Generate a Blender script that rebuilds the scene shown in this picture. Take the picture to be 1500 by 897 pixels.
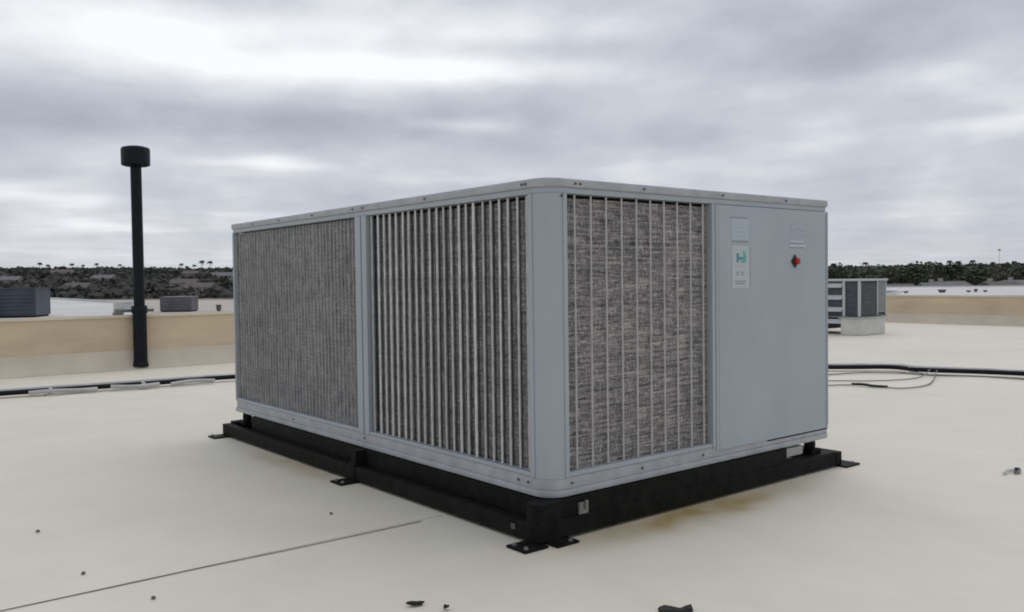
import bpy, bmesh, math, random
from mathutils import Vector, Matrix
import numpy as np
R = math.radians
for o in list(bpy.data.objects): bpy.data.objects.remove(o)
S = bpy.context.scene
COL = S.collection
random.seed(11)

# ---------------------------------------------------------------- camera
cam_d = bpy.data.cameras.new('camera'); cam = bpy.data.objects.new('camera', cam_d); COL.objects.link(cam)
cam_d.sensor_width = 36; cam_d.sensor_fit = 'HORIZONTAL'; cam_d.lens = 30.6
cam_d.clip_start = 0.05; cam_d.clip_end = 20000
cam.matrix_world = Matrix.Translation((0, 0, 1.15)) @ Matrix.Rotation(math.pi/2 - 0.0298, 4, 'X') @ Matrix.Rotation(-0.0129, 4, 'Z')
S.camera = cam

# ---------------------------------------------------------------- sky
W = bpy.data.worlds.new('World'); S.world = W; W.use_nodes = True
nt = W.node_tree; N = nt.nodes; L = nt.links; N.clear()
SUN_AZ, SUN_EL = R(28), R(58)
def nd(t, **k):
    n = N.new(t)
    for a, b in k.items(): setattr(n, a, b)
    return n
def mth(op, a, b=None, c=None, clamp=False):
    n = nd('ShaderNodeMath', operation=op); n.use_clamp = clamp
    for i, x in enumerate((a, b, c)):
        if x is None: continue
        if isinstance(x, (int, float)): n.inputs[i].default_value = x
        else: L.new(x, n.inputs[i])
    return n.outputs[0]
tc = nd('ShaderNodeTexCoord'); sp = nd('ShaderNodeSeparateXYZ'); L.new(tc.outputs['Generated'], sp.inputs[0])
sx, sy, sz = sp.outputs
az0 = mth('ARCTAN2', sx, sy); el0 = mth('ARCSINE', sz)
zz = mth('ADD', mth('MAXIMUM', sz, 0.0), 0.045)
cmb = nd('ShaderNodeCombineXYZ'); L.new(mth('DIVIDE', sx, zz), cmb.inputs[0]); L.new(mth('DIVIDE', sy, zz), cmb.inputs[1])
def noise(vec, scale, detail, rough, off=0.0, dist=0.0, rgb=False):
    n = nd('ShaderNodeTexNoise')
    if off:
        mp = nd('ShaderNodeMapping'); mp.inputs['Location'].default_value = (off, off*1.3, off*0.7); L.new(vec, mp.inputs[0]); vec = mp.outputs[0]
    n.inputs['Scale'].default_value = scale; n.inputs['Detail'].default_value = detail
    n.inputs['Roughness'].default_value = rough; n.inputs['Distortion'].default_value = dist
    L.new(vec, n.inputs['Vector']); return n.outputs['Color'] if rgb else n.outputs['Fac']
cloud_a = noise(cmb.outputs[0], 0.42, 4, 0.5, 2.3)
cloud_b = noise(cmb.outputs[0], 1.5, 3, 0.5, 7.1)
lump = nd('ShaderNodeMapping'); lump.inputs['Scale'].default_value = (5.0, 5.0, 12.0); L.new(tc.outputs['Generated'], lump.inputs[0])
cloud_c = noise(lump.outputs[0], 1.0, 4, 0.55, 3.0)
wsep = nd('ShaderNodeSeparateColor'); L.new(noise(cmb.outputs[0], 0.7, 2, 0.5, 4.0, 0.0, True), wsep.inputs[0]); warp1, warp2 = wsep.outputs[0], wsep.outputs[1]
az = mth('ADD', az0, mth('MULTIPLY', mth('SUBTRACT', warp1, 0.5), 0.26))
el = mth('ADD', el0, mth('MULTIPLY', mth('SUBTRACT', warp2, 0.5), 0.045))
# broad thin and thick places of the overcast (azimuth, elevation, half sizes, brightness)
blobs = [(-0.42, 0.250, 0.30, 0.040, 0.54), (-0.10, 0.226, 0.20, 0.013, 0.46), (-0.27, 0.127, 0.055, 0.010, 0.40),
         (-0.04, 0.172, 0.055, 0.008, 0.36), (-0.50, 0.090, 0.08, 0.009, 0.34), (-0.26, 0.172, 0.34, 0.024, -0.30),
         (0.06, 0.27, 0.14, 0.022, 0.14), (0.42, 0.258, 0.20, 0.050, -0.24), (0.33, 0.200, 0.13, 0.014, 0.16),
         (0.50, 0.150, 0.12, 0.008, 0.20), (0.17, 0.152, 0.20, 0.018, -0.10), (-0.42, 0.066, 0.10, 0.007, 0.20),
         (-0.10, 0.112, 0.10, 0.010, 0.18), (-0.10, 0.252, 0.20, 0.011, -0.12), (0.40, 0.105, 0.25, 0.022, -0.06)]
acc = mth('ADD', mth('MULTIPLY', mth('SUBTRACT', cloud_a, 0.5), 0.34), mth('MULTIPLY', mth('SUBTRACT', cloud_b, 0.5), 0.20))
acc = mth('ADD', acc, mth('MULTIPLY', mth('SUBTRACT', cloud_c, 0.5), 1.05))
acc = mth('ADD', acc, 0.50)
for a, e, sa, se, w in blobs:
    d1 = mth('POWER', mth('ABSOLUTE', mth('DIVIDE', mth('SUBTRACT', az, a), sa)), 2.0)
    d2 = mth('POWER', mth('ABSOLUTE', mth('DIVIDE', mth('SUBTRACT', el, e), se)), 2.0)
    g = mth('EXPONENT', mth('MULTIPLY', mth('ADD', d1, d2), -1.0))
    acc = mth('ADD', acc, mth('MULTIPLY', g, w))
ramp = nd('ShaderNodeValToRGB'); L.new(acc, ramp.inputs[0])
el_ = ramp.color_ramp.elements
el_[0].position = 0.0; el_[0].color = (0.345, 0.37, 0.43, 1)
el_[1].position = 1.0; el_[1].color = (0.95, 0.955, 0.97, 1)
for p_, c_ in ((0.3, (0.465, 0.485, 0.55, 1)), (0.52, (0.58, 0.602, 0.655, 1)), (0.75, (0.765, 0.785, 0.82, 1))):
    q = el_.new(p_); q.color = c_
sky = nd('ShaderNodeTexSky', sky_type='NISHITA'); sky.sun_disc = False
sky.sun_elevation = SUN_EL; sky.sun_rotation = SUN_AZ
bg1 = nd('ShaderNodeBackground'); L.new(sky.outputs[0], bg1.inputs[0]); bg1.inputs[1].default_value = 0.08
bg2 = nd('ShaderNodeBackground'); L.new(ramp.outputs[0], bg2.inputs[0]); bg2.inputs[1].default_value = 1.0
mixs = nd('ShaderNodeMixShader'); mixs.inputs[0].default_value = 0.94
L.new(bg1.outputs[0], mixs.inputs[1]); L.new(bg2.outputs[0], mixs.inputs[2])
W.cycles.sampling_method = 'MANUAL'; W.cycles.sample_map_resolution = 512
wo = nd('ShaderNodeOutputWorld'); L.new(mixs.outputs[0], wo.inputs[0])

# ---------------------------------------------------------------- sun behind the overcast
sd = bpy.data.lights.new('sun', 'SUN'); sd.energy = 0.65; sd.angle = R(50); sd.color = (1.0, 0.97, 0.93)
so = bpy.data.objects.new('sun', sd); COL.objects.link(so)
dv = Vector((math.sin(SUN_AZ)*math.cos(SUN_EL), math.cos(SUN_AZ)*math.cos(SUN_EL), math.sin(SUN_EL)))
so.rotation_euler = dv.to_track_quat('Z', 'Y').to_euler(); so.location = dv*50
S.view_settings.view_transform = 'Standard'; S.view_settings.look = 'None'
S.view_settings.exposure = 0.08; S.view_settings.gamma = 1.0
S.view_settings.use_curve_mapping = False
S.render.engine = 'CYCLES'
S.cycles.filter_width = 1.9

# ================================================================ materials
def mat(name, base, rough=0.6, metal=0.0, var=0.0, vscale=6.0, bump=0.0, bscale=60.0, spec=0.5, var2=None, stretch=None, detail=5):
    m = bpy.data.materials.new(name); m.use_nodes = True
    t = m.node_tree; b = t.nodes['Principled BSDF']
    b.inputs['Base Color'].default_value = (*base, 1); b.inputs['Roughness'].default_value = rough
    b.inputs['Metallic'].default_value = metal; b.inputs['Specular IOR Level'].default_value = spec
    tcn = t.nodes.new('ShaderNodeTexCoord'); vec = tcn.outputs['Object']
    if stretch:
        mp = t.nodes.new('ShaderNodeMapping'); mp.inputs['Scale'].default_value = stretch
        t.links.new(vec, mp.inputs[0]); vec = mp.outputs[0]
    if var:
        n = t.nodes.new('ShaderNodeTexNoise'); n.inputs['Scale'].default_value = vscale; n.inputs['Detail'].default_value = detail
        n.inputs['Roughness'].default_value = 0.6
        t.links.new(vec, n.inputs['Vector'])
        r = t.nodes.new('ShaderNodeValToRGB'); t.links.new(n.outputs['Fac'], r.inputs[0])
        lo = tuple(max(0, c*(1-var)) for c in base); hi = tuple(c*(1+var) for c in base) if var2 is None else var2
        r.color_ramp.elements[0].position = 0.3; r.color_ramp.elements[0].color = (*lo, 1)
        r.color_ramp.elements[1].position = 0.72; r.color_ramp.elements[1].color = (*hi, 1)
        t.links.new(r.outputs[0], b.inputs['Base Color'])
    if bump:
        n2 = t.nodes.new('ShaderNodeTexNoise'); n2.inputs['Scale'].default_value = bscale; n2.inputs['Detail'].default_value = 4
        t.links.new(vec, n2.inputs['Vector'])
        bp = t.nodes.new('ShaderNodeBump'); bp.inputs['Strength'].default_value = bump; bp.inputs['Distance'].default_value = 0.01
        t.links.new(n2.outputs['Fac'], bp.inputs['Height']); t.links.new(bp.outputs[0], b.inputs['Normal'])
    return m
M = {}
M['paint'] = mat('grey_enamel', (0.375, 0.41, 0.44), 0.38, 0, 0.09, 2.6, 0.03, 30, stretch=(1, 1, 0.35))
M['paint_rail'] = mat('grey_enamel_dusty', (0.39, 0.40, 0.42), 0.5, 0, 0.16, 9, 0.04, 60)
M['paint_panel'] = mat('grey_enamel_panel', (0.37, 0.415, 0.45), 0.33, 0, 0.07, 2.2, 0.35, 1.6, stretch=(1, 1, 0.6))
M['bar'] = mat('dusty_zinc_bar', (0.52, 0.51, 0.495), 0.6, 0.15, 0.34, 30, 0, 1, stretch=(1, 1, 0.5))
def per_bar(m, lo, hi):
    # every bar weathered a little differently
    t = m.node_tree; b_ = t.nodes['Principled BSDF']; src = b_.inputs['Base Color'].links[0].from_socket
    oi = t.nodes.new('ShaderNodeObjectInfo'); mr = t.nodes.new('ShaderNodeMapRange'); mr.inputs[3].default_value = lo; mr.inputs[4].default_value = hi
    t.links.new(oi.outputs['Random'], mr.inputs[0])
    h_ = t.nodes.new('ShaderNodeHueSaturation'); t.links.new(mr.outputs[0], h_.inputs['Value']); t.links.new(src, h_.inputs['Color']); t.links.new(h_.outputs[0], b_.inputs['Base Color'])
per_bar(M['bar'], 0.8, 1.2)
M['bar_dark'] = mat('weathered_bar', (0.36, 0.36, 0.365), 0.65, 0.1, 0.3, 20, 0, 1, stretch=(1, 1, 0.3))
M['bar_thin'] = mat('wire_bar', (0.46, 0.455, 0.45), 0.6, 0.1, 0.3, 20, 0, 1, stretch=(1, 1, 0.3))
M['black'] = mat('black_steel', (0.0045, 0.005, 0.0055), 0.6, 0, 0.4, 14, 0.05, 70, spec=0.12, var2=(0.014, 0.0135, 0.012))
M['dark_in'] = mat('dark_interior', (0.012, 0.012, 0.013), 0.8)
M['zinc'] = mat('zinc', (0.5, 0.5, 0.5), 0.35, 0.8, 0.2, 60)
M['bolt'] = mat('dull_bolt', (0.22, 0.22, 0.21), 0.5, 0.4, 0.4, 80)
M['screw'] = mat('screw_steel', (0.10, 0.105, 0.115), 0.45, 0.5)
M['white'] = mat('white_print', (0.47, 0.515, 0.54), 0.5, 0, 0.05, 40)
M['silver'] = mat('silver_label', (0.43, 0.48, 0.54), 0.35, 0.1, 0.05, 30)
M['emboss'] = mat('embossed_emblem', (0.40, 0.43, 0.485), 0.4)
M['emboss_line'] = mat('embossed_lettering', (0.50, 0.545, 0.60), 0.4)
M['ink'] = mat('grey_ink', (0.27, 0.30, 0.33), 0.6)
M['green'] = mat('green_ink', (0.12, 0.42, 0.33), 0.6)
M['teal'] = mat('teal_ink', (0.12, 0.24, 0.30), 0.6)
M['pink'] = mat('pink_ink', (0.52, 0.38, 0.40), 0.6)
M['red'] = mat('red_plastic', (0.42, 0.004, 0.008), 0.5)
M['blackpl'] = mat('black_plastic', (0.012, 0.006, 0.006), 0.45)
M['pvc'] = mat('black_pipe', (0.006, 0.007, 0.010), 0.45, 0, 0.3, 3, 0.02, 30, spec=0.2)
M['tan'] = mat('tan_stucco', (0.63, 0.51, 0.355), 0.9, 0, 0.12, 1.1, 0.25, 90, stretch=(1, 1, 3))
M['coping'] = mat('coping_metal', (0.66, 0.60, 0.49), 0.6, 0, 0.08, 2)
M['flash'] = mat('membrane_flashing', (0.63, 0.565, 0.455), 0.75, 0, 0.10, 1.4, 0.15, 18)
M['rubber'] = mat('black_rubber_pipe', (0.007, 0.007, 0.008), 0.6, 0, 0.5, 8, spec=0.2)
M['jacket'] = mat('grey_pipe_jacket', (0.46, 0.455, 0.45), 0.5, 0.1, 0.25, 4)
M['cable'] = mat('grey_cable', (0.17, 0.16, 0.16), 0.6, 0, 0.3, 5)
M['block'] = mat('pale_block', (0.60, 0.60, 0.56), 0.85, 0, 0.12, 5, 0.2, 50)
M['scrap'] = mat('black_scrap', (0.012, 0.011, 0.010), 0.7, 0, 0.4, 60)
M['pebble'] = mat('pebble', (0.13, 0.125, 0.11), 0.85, 0, 0.4, 90)
M['slate'] = mat('slate_blue_sheet', (0.045, 0.055, 0.075), 0.5, 0, 0.25, 0.8)
M['far_dark'] = mat('dark_coil_guard', (0.055, 0.065, 0.075), 0.6, 0, 0.4, 5, stretch=(1, 1, 4))
M['far_pale'] = mat('pale_sheet', (0.50, 0.52, 0.53), 0.5, 0, 0.06, 3)
M['far_grey'] = mat('mid_grey_sheet', (0.22, 0.225, 0.23), 0.5, 0, 0.2, 4)
M['mech'] = mat('mauve_grey_sheet', (0.10, 0.10, 0.115), 0.6, 0, 0.3, 0.6)
M['wroof'] = mat('white_roof', (0.60, 0.59, 0.58), 0.8, 0, 0.10, 0.08)
M['broof'] = mat('beige_roof', (0.44, 0.40, 0.36), 0.85, 0, 0.12, 0.09)
M['bwall'] = mat('cream_wall', (0.42, 0.39, 0.34), 0.85, 0, 0.1, 0.3)
M['hwall'] = mat('house_wall', (0.38, 0.355, 0.33), 0.85, 0, 0.1, 0.4)
M['hroof'] = mat('house_shingles', (0.13, 0.115, 0.105), 0.9, 0, 0.25, 0.8)
M['hroof2'] = mat('house_grey_shingles', (0.17, 0.17, 0.175), 0.9, 0, 0.25, 0.8)
M['glass'] = mat('dark_glass', (0.03, 0.035, 0.04), 0.15)
M['trunk'] = mat('bark', (0.075, 0.06, 0.045), 0.9, 0, 0.3, 4)
M['dirt'] = mat('seam_dirt', (0.23, 0.22, 0.195), 0.9, 0, 0.35, 3)

def leafmat(name, a, b, vscale):
    m = mat(name, a, 0.75, 0, 0.01, vscale, var2=b); m.node_tree.nodes['Principled BSDF'].inputs['Specular IOR Level'].default_value = 0.2
    return m
M['leaf'] = leafmat('green_foliage', (0.045, 0.055, 0.035), (0.11, 0.12, 0.075), 0.35)
M['leaf2'] = leafmat('olive_foliage', (0.05, 0.055, 0.04), (0.13, 0.13, 0.095), 0.35)
M['wood'] = leafmat('far_foliage', (0.026, 0.029, 0.026), (0.088, 0.088, 0.075), 0.02)
M['palm'] = leafmat('palm_foliage', (0.02, 0.024, 0.018), (0.04, 0.045, 0.03), 0.5)
M['ground'] = mat('dry_ground', (0.11, 0.105, 0.085), 0.95, 0, 0.4, 0.015)

# coil: packed fins over horizontal tubes, dusty
def coil_mat(name, rows, seed, tint, bar_shade=0.0, wh=0.36, wf=0.46, fz=26):
    m = bpy.data.materials.new(name); m.use_nodes = True
    t = m.node_tree; b = t.nodes['Principled BSDF']; b.inputs['Roughness'].default_value = 0.7; b.inputs['Metallic'].default_value = 0.1
    tcn = t.nodes.new('ShaderNodeTexCoord')
    def nz(scale3, det, off):
        mp = t.nodes.new('ShaderNodeMapping'); mp.inputs['Scale'].default_value = scale3; mp.inputs['Location'].default_value = (off, off*1.7, off*0.3)
        t.links.new(tcn.outputs['Object'], mp.inputs[0])
        n = t.nodes.new('ShaderNodeTexNoise'); n.inputs['Scale'].default_value = 1; n.inputs['Detail'].default_value = det; n.inputs['Roughness'].default_value = 0.65
        t.links.new(mp.outputs[0], n.inputs['Vector']); return n.outputs['Fac']
    h = (11, 11, 150); fin = (260, 260, fz); big = (1.5, 1.5, 1.0); sp_ = (75, 75, 75); patch = (9, 9, 22)
    fs = [(nz(h, 2, seed), wh), (nz(fin, 1, seed+3), wf), (nz(big, 3, seed+5), 0.12), (nz(sp_, 1, seed+9), 0.30), (nz(patch, 2, seed+14), 0.14)]
    cur = None
    for f, w in fs:
        k = t.nodes.new('ShaderNodeMath'); k.operation = 'MULTIPLY'; k.inputs[1].default_value = w; t.links.new(f, k.inputs[0])
        if cur is None: cur = k.outputs[0]
        else:
            a = t.nodes.new('ShaderNodeMath'); t.links.new(cur, a.inputs[0]); t.links.new(k.outputs[0], a.inputs[1]); cur = a.outputs[0]
    sp3 = t.nodes.new('ShaderNodeSeparateXYZ'); t.links.new(tcn.outputs['Object'], sp3.inputs[0])
    def mm(op, a, c):
        k = t.nodes.new('ShaderNodeMath'); k.operation = op
        for i_, x_ in enumerate((a, c)):
            if isinstance(x_, float): k.inputs[i_].default_value = x_
            else: t.links.new(x_, k.inputs[i_])
        return k.outputs[0]
    row = mm('ABSOLUTE', mm('SUBTRACT', mm('FRACT', mm('MULTIPLY', sp3.outputs[2], 38.0), 0.0), 0.5), 0.0)
    cur = mm('ADD', cur, mm('MULTIPLY', mm('SUBTRACT', 0.25, row), mm('MULTIPLY', nz((3, 3, 8), 2, seed+20), rows)))
    if bar_shade:  # dark gaps between the bars painted into the coil colour as shade stripes
        bar_gap = mm('ABSOLUTE', mm('SUBTRACT', mm('FRACT', mm('DIVIDE', mm('ADD', sp3.outputs[1], 0.012), 0.06577), 0.0), 0.5), 0.0)
        shade_band = mm('MULTIPLY', mm('MAXIMUM', mm('SUBTRACT', bar_gap, 0.30), 0.0), 5.0)
        cur = mm('SUBTRACT', cur, mm('MULTIPLY', shade_band, mm('MULTIPLY', nz((7, 7, 2.2), 3, seed+31), bar_shade*2.0)))
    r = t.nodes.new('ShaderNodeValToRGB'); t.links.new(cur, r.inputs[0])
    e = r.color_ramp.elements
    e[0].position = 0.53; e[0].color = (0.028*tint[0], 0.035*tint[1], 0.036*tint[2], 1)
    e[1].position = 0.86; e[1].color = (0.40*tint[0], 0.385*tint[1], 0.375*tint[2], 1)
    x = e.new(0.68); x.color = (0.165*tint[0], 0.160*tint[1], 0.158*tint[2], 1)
    t.links.new(r.outputs[0], b.inputs['Base Color'])
    bp = t.nodes.new('ShaderNodeBump'); bp.inputs['Strength'].default_value = 0.6; bp.inputs['Distance'].default_value = 0.006
    t.links.new(cur, bp.inputs['Height']); t.links.new(bp.outputs[0], b.inputs['Normal'])
    return m
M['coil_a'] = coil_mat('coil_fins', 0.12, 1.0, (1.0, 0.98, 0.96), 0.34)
M['coil_b'] = coil_mat('coil_fins_blue', 0.07, 12.0, (1.2, 1.21, 1.24), 0.0, 0.20, 0.62, 7)
M['coil_c'] = coil_mat('coil_fins_brown', 0.22, 23.0, (1.22, 1.17, 1.15), 0.0, 0.52, 0.30, 30)

# roof membrane with stains along the support frame (object space = unit axes)
def membrane():
    m = bpy.data.materials.new('roof_membrane'); m.use_nodes = True
    t = m.node_tree; b = t.nodes['Principled BSDF']; b.inputs['Roughness'].default_value = 0.62; b.inputs['Specular IOR Level'].default_value = 0.35
    tcn = t.nodes.new('ShaderNodeTexCoord'); ob = tcn.outputs['Object']
    sep = t.nodes.new('ShaderNodeSeparateXYZ'); t.links.new(ob, sep.inputs[0])
    def m_(op, a, c=None, clamp=False):
        n = t.nodes.new('ShaderNodeMath'); n.operation = op; n.use_clamp = clamp
        for i, x in enumerate((a, c)):
            if x is None: continue
            if isinstance(x, (int, float)): n.inputs[i].default_value = x
            else: t.links.new(x, n.inputs[i])
        return n.outputs[0]
    def nz(scale, det, rough=0.55, st=(1, 1, 1)):
        mp = t.nodes.new('ShaderNodeMapping'); mp.inputs['Scale'].default_value = st; t.links.new(ob, mp.inputs[0])
        n = t.nodes.new('ShaderNodeTexNoise'); n.inputs['Scale'].default_value = scale; n.inputs['Detail'].default_value = det; n.inputs['Roughness'].default_value = rough
        t.links.new(mp.outputs[0], n.inputs['Vector']); return n.outputs['Fac']
    big = nz(0.45, 4); mid = nz(2.6, 6, 0.65); fine = nz(120, 3)
    r = t.nodes.new('ShaderNodeValToRGB'); t.links.new(m_('ADD', m_('MULTIPLY', big, 0.55), m_('MULTIPLY', mid, 0.45)), r.inputs[0])
    r.color_ramp.elements[0].position = 0.32; r.color_ramp.elements[0].color = (0.66, 0.625, 0.53, 1)
    r.color_ramp.elements[1].position = 0.68; r.color_ramp.elements[1].color = (0.75, 0.715, 0.615, 1)
    def gauss(x, c, s):
        d = m_('DIVIDE', m_('SUBTRACT', x, c), s); return m_('EXPONENT', m_('MULTIPLY', m_('MULTIPLY', d, d), -1.0))
    X, Y, Z = sep.outputs
    wob = m_('MULTIPLY', m_('SUBTRACT', nz(2.6, 4), 0.5), 0.22)
    Yw = m_('ADD', Y, wob)
    st1 = m_('MULTIPLY', gauss(Yw, -0.10, 0.15), gauss(X, 0.9, 0.8))
    Xw = m_('ADD', X, wob)
    st2 = m_('MULTIPLY', gauss(Xw, -0.15, 0.10), gauss(Y, 2.25, 0.65))
    st = m_('MULTIPLY', m_('ADD', st1, m_('MULTIPLY', st2, 0.6)), m_('ADD', m_('MULTIPLY', nz(5, 4), 1.2), 0.35), True)
    mx = t.nodes.new('ShaderNodeMixRGB'); t.links.new(m_('MULTIPLY', st, 0.95), mx.inputs[0]); t.links.new(r.outputs[0], mx.inputs[1])
    mx.inputs[2].default_value = (0.36, 0.265, 0.10, 1)
    # dust film: broad faint smudges
    dz = t.nodes.new('ShaderNodeMapRange'); t.links.new(nz(0.9, 6, 0.65, (1, 0.5, 1)), dz.inputs[0]); dz.inputs[1].default_value = 0.52; dz.inputs[2].default_value = 0.75
    mx2 = t.nodes.new('ShaderNodeMixRGB'); t.links.new(m_('MULTIPLY', dz.outputs[0], 0.22), mx2.inputs[0]); t.links.new(mx.outputs[0], mx2.inputs[1])
    mx2.inputs[2].default_value = (0.42, 0.40, 0.34, 1)
    t.links.new(mx2.outputs[0], b.inputs['Base Color'])
    bp = t.nodes.new('ShaderNodeBump'); bp.inputs['Strength'].default_value = 0.10; bp.inputs['Distance'].default_value = 0.004
    t.links.new(m_('ADD', m_('MULTIPLY', fine, 0.4), m_('MULTIPLY', nz(1.3, 3), 1.6)), bp.inputs['Height']); t.links.new(bp.outputs[0], b.inputs['Normal'])
    return m
M['membrane'] = membrane()

# ================================================================ mesh helpers
class MB:
    def __init__(s): s.bm = bmesh.new()
    def box(s, x0, x1, y0, y1, z0, z1):
        v = [s.bm.verts.new((x, y, z)) for z in (z0, z1) for x, y in ((x0, y0), (x1, y0), (x1, y1), (x0, y1))]
        for f in ((3, 2, 1, 0), (4, 5, 6, 7), (0, 1, 5, 4), (1, 2, 6, 5), (2, 3, 7, 6), (3, 0, 4, 7)): s.bm.faces.new([v[i] for i in f])
        return s
    def prism(s, pts, z0, z1):
        a = [s.bm.verts.new((p[0], p[1], z0)) for p in pts]; b = [s.bm.verts.new((p[0], p[1], z1)) for p in pts]
        n = len(pts)
        s.bm.faces.new(a[::-1]); s.bm.faces.new(b)
        for i in range(n): s.bm.faces.new((a[i], a[(i+1) % n], b[(i+1) % n], b[i]))
        return s
    def extr(s, prof, axis, t0, t1):
        # closed 2-D profile extruded along 'x' (profile = y,z) or 'y' (profile = x,z)
        f = (lambda p, t: (t, p[0], p[1])) if axis == 'x' else (lambda p, t: (p[0], t, p[1]))
        a = [s.bm.verts.new(f(p, t0)) for p in prof]; b = [s.bm.verts.new(f(p, t1)) for p in prof]; n = len(prof)
        s.bm.faces.new(a[::-1]); s.bm.faces.new(b)
        for i in range(n): s.bm.faces.new((a[i], a[(i+1) % n], b[(i+1) % n], b[i]))
        return s
    def lathe(s, prof, seg=20, c=(0, 0)):
        rings = []
        for r, z in prof:
            rings.append([s.bm.verts.new((c[0]+r*math.cos(2*math.pi*k/seg), c[1]+r*math.sin(2*math.pi*k/seg), z)) for k in range(seg)])
        for a, b in zip(rings, rings[1:]):
            for k in range(seg): s.bm.faces.new((a[k], a[(k+1) % seg], b[(k+1) % seg], b[k]))
        s.bm.faces.new(rings[0][::-1]); s.bm.faces.new(rings[-1]); return s
    def tube(s, pts, r, seg=8):
        pts = [Vector(p) for p in pts]; rings = []
        for i, p in enumerate(pts):
            d = (pts[min(i+1, len(pts)-1)] - pts[max(i-1, 0)]).normalized()
            q = d.to_track_quat('Z', 'Y'); rr = r[i] if isinstance(r, (list, tuple)) else r
            rings.append([s.bm.verts.new(p + q @ Vector((rr*math.cos(2*math.pi*k/seg), rr*math.sin(2*math.pi*k/seg), 0))) for k in range(seg)])
        for a, b in zip(rings, rings[1:]):
            for k in range(seg): s.bm.faces.new((a[k], a[(k+1) % seg], b[(k+1) % seg], b[k]))
        s.bm.faces.new(rings[0][::-1]); s.bm.faces.new(rings[-1]); return s
    def poly(s, pts):
        s.bm.faces.new([s.bm.verts.new(p) for p in pts]); return s
    def build(s, name, material, parent=None, bevel=0.0, smooth=False, seg=2):
        bmesh.ops.recalc_face_normals(s.bm, faces=s.bm.faces)
        if bevel: bmesh.ops.bevel(s.bm, geom=[e for e in s.bm.edges if e.calc_face_angle(0) > 0.6], offset=bevel, segments=seg, affect='EDGES', profile=0.6)
        me = bpy.data.meshes.new(name); s.bm.to_mesh(me); s.bm.free()
        if smooth:
            for p in me.polygons: p.use_smooth = True
            try: me.set_sharp_from_angle(angle=R(38))
            except Exception: pass
        me.materials.append(M[material])
        o = bpy.data.objects.new(name, me); COL.objects.link(o); o.parent = parent
        return o
YAW = 0.6791; OX, OY = 0.154, 3.791
def U(u, v, z=0.0):
    c, s = math.cos(YAW), math.sin(YAW); return (OX + u*c - v*s, OY + u*s + v*c, z)
def tag(o, label, cat, group=None):
    o['label'] = label; o['category'] = cat
    if group: o['group'] = group
    return o
def thing(name, label, cat, loc=(0, 0, 0), rz=0.0, group=None):
    o = bpy.data.objects.new(name, None); COL.objects.link(o); o.location = loc; o.rotation_euler = (0, 0, rz)
    o.empty_display_size = 0.2
    return tag(o, label, cat, group)
def rooft(name, label, cat, u=0, v=0, z=0, group=None): return thing(name, label, cat, U(u, v, z), YAW, group)
def share(o, name, parent, loc=(0, 0, 0), rz=0.0):
    c = bpy.data.objects.new(name, o.data); COL.objects.link(c); c.parent = parent; c.location = loc; c.rotation_euler = (0, 0, rz); return c
def rrect(x0, x1, y0, y1, r, n=7, r2=None):
    pts = []
    r2 = r if r2 is None else r2; r1 = r
    for cx, cy, a0, r in ((x0+r1, y0+r1, 180, r1), (x1-r2, y0+r2, 270, r2), (x1-r2, y1-r2, 0, r2), (x0+r2, y1-r2, 90, r2)):
        for k in range(n+1):
            a = R(a0 + 90*k/n); pts.append((cx + r*math.cos(a), cy + r*math.sin(a)))
    return pts

# ================================================================ the roof (setting)
roof = MB().box(-26, 19.2, -16, 10.7, -0.35, 0.0).build('roof', 'membrane')
roof.location = U(0, 0); roof.rotation_euler = (0, 0, YAW); roof['kind'] = 'structure'
bw = MB().box(-25.9, 19.1, -15.9, 10.6, -7.0, -0.36).build('building_wall', 'bwall', roof)
seam = MB()
pp = [(-9 + k*0.35, 0.66 + 0.012*math.sin(k*0.7) + 0.006*random.uniform(-1, 1)) for k in range(26)]
pp = [(x, y - 0.009*(x+0.07)*0 ) for x, y in pp if x < -0.12]
n_ = len(pp)
top = [(x, y + 0.0045) for x, y in pp]; bot = [(x, y - 0.0045) for x, y in pp]
for i in range(n_-1):
    seam.poly([(bot[i][0], bot[i][1], 0.003), (bot[i+1][0], bot[i+1][1], 0.003), (top[i+1][0], top[i+1][1], 0.003), (top[i][0], top[i][1], 0.003)])
seam_o = seam.build('membrane_seam', 'dirt', roof)
lap = MB().box(-9, -0.12, 0.668, 0.76, 0.0005, 0.004).build('membrane_lap', 'membrane', roof)

def parapet(label, axis, face, t0, t1, h, sgn):
    # wall seen from the roof side; 'face' is the inner face, the body lies beyond it
    root = rooft('parapet_wall', label, 'parapet', 0, 0)
    fh = h*0.36
    MB().extr([(face, 0.0), (face+0.30, 0.0), (face+0.30, h), (face, h)], axis, t0, t1).build('wall_body', 'tan', root)
    fl = [(face-0.20, 0.002), (face+0.004, 0.002), (face+0.004, fh), (face-0.012, fh), (face-0.022, 0.16), (face-0.055, 0.085), (face-0.11, 0.035), (face-0.20, 0.006)]
    MB().extr(fl, axis, t0+0.02, t1-0.02).build('base_flashing', 'flash', root, smooth=True)
    n = 9; w = (t1-t0)/n
    for k in range(n):
        MB().extr([(face-0.025, h+0.002), (face+0.325, h+0.002), (face+0.325, h+0.032), (face-0.025, h+0.042)], axis, t0+k*w+0.003, t0+(k+1)*w-0.003).build('coping', 'coping', root)
    return root
parapet('long tan parapet wall behind the black vent pipe', 'x', 9.80, -26, 18.3, 0.70, 1)
parapet('tan parapet wall at the right, behind the small distant roof unit', 'y', 18.3, -16, 9.79, 0.62, 1)

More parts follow.
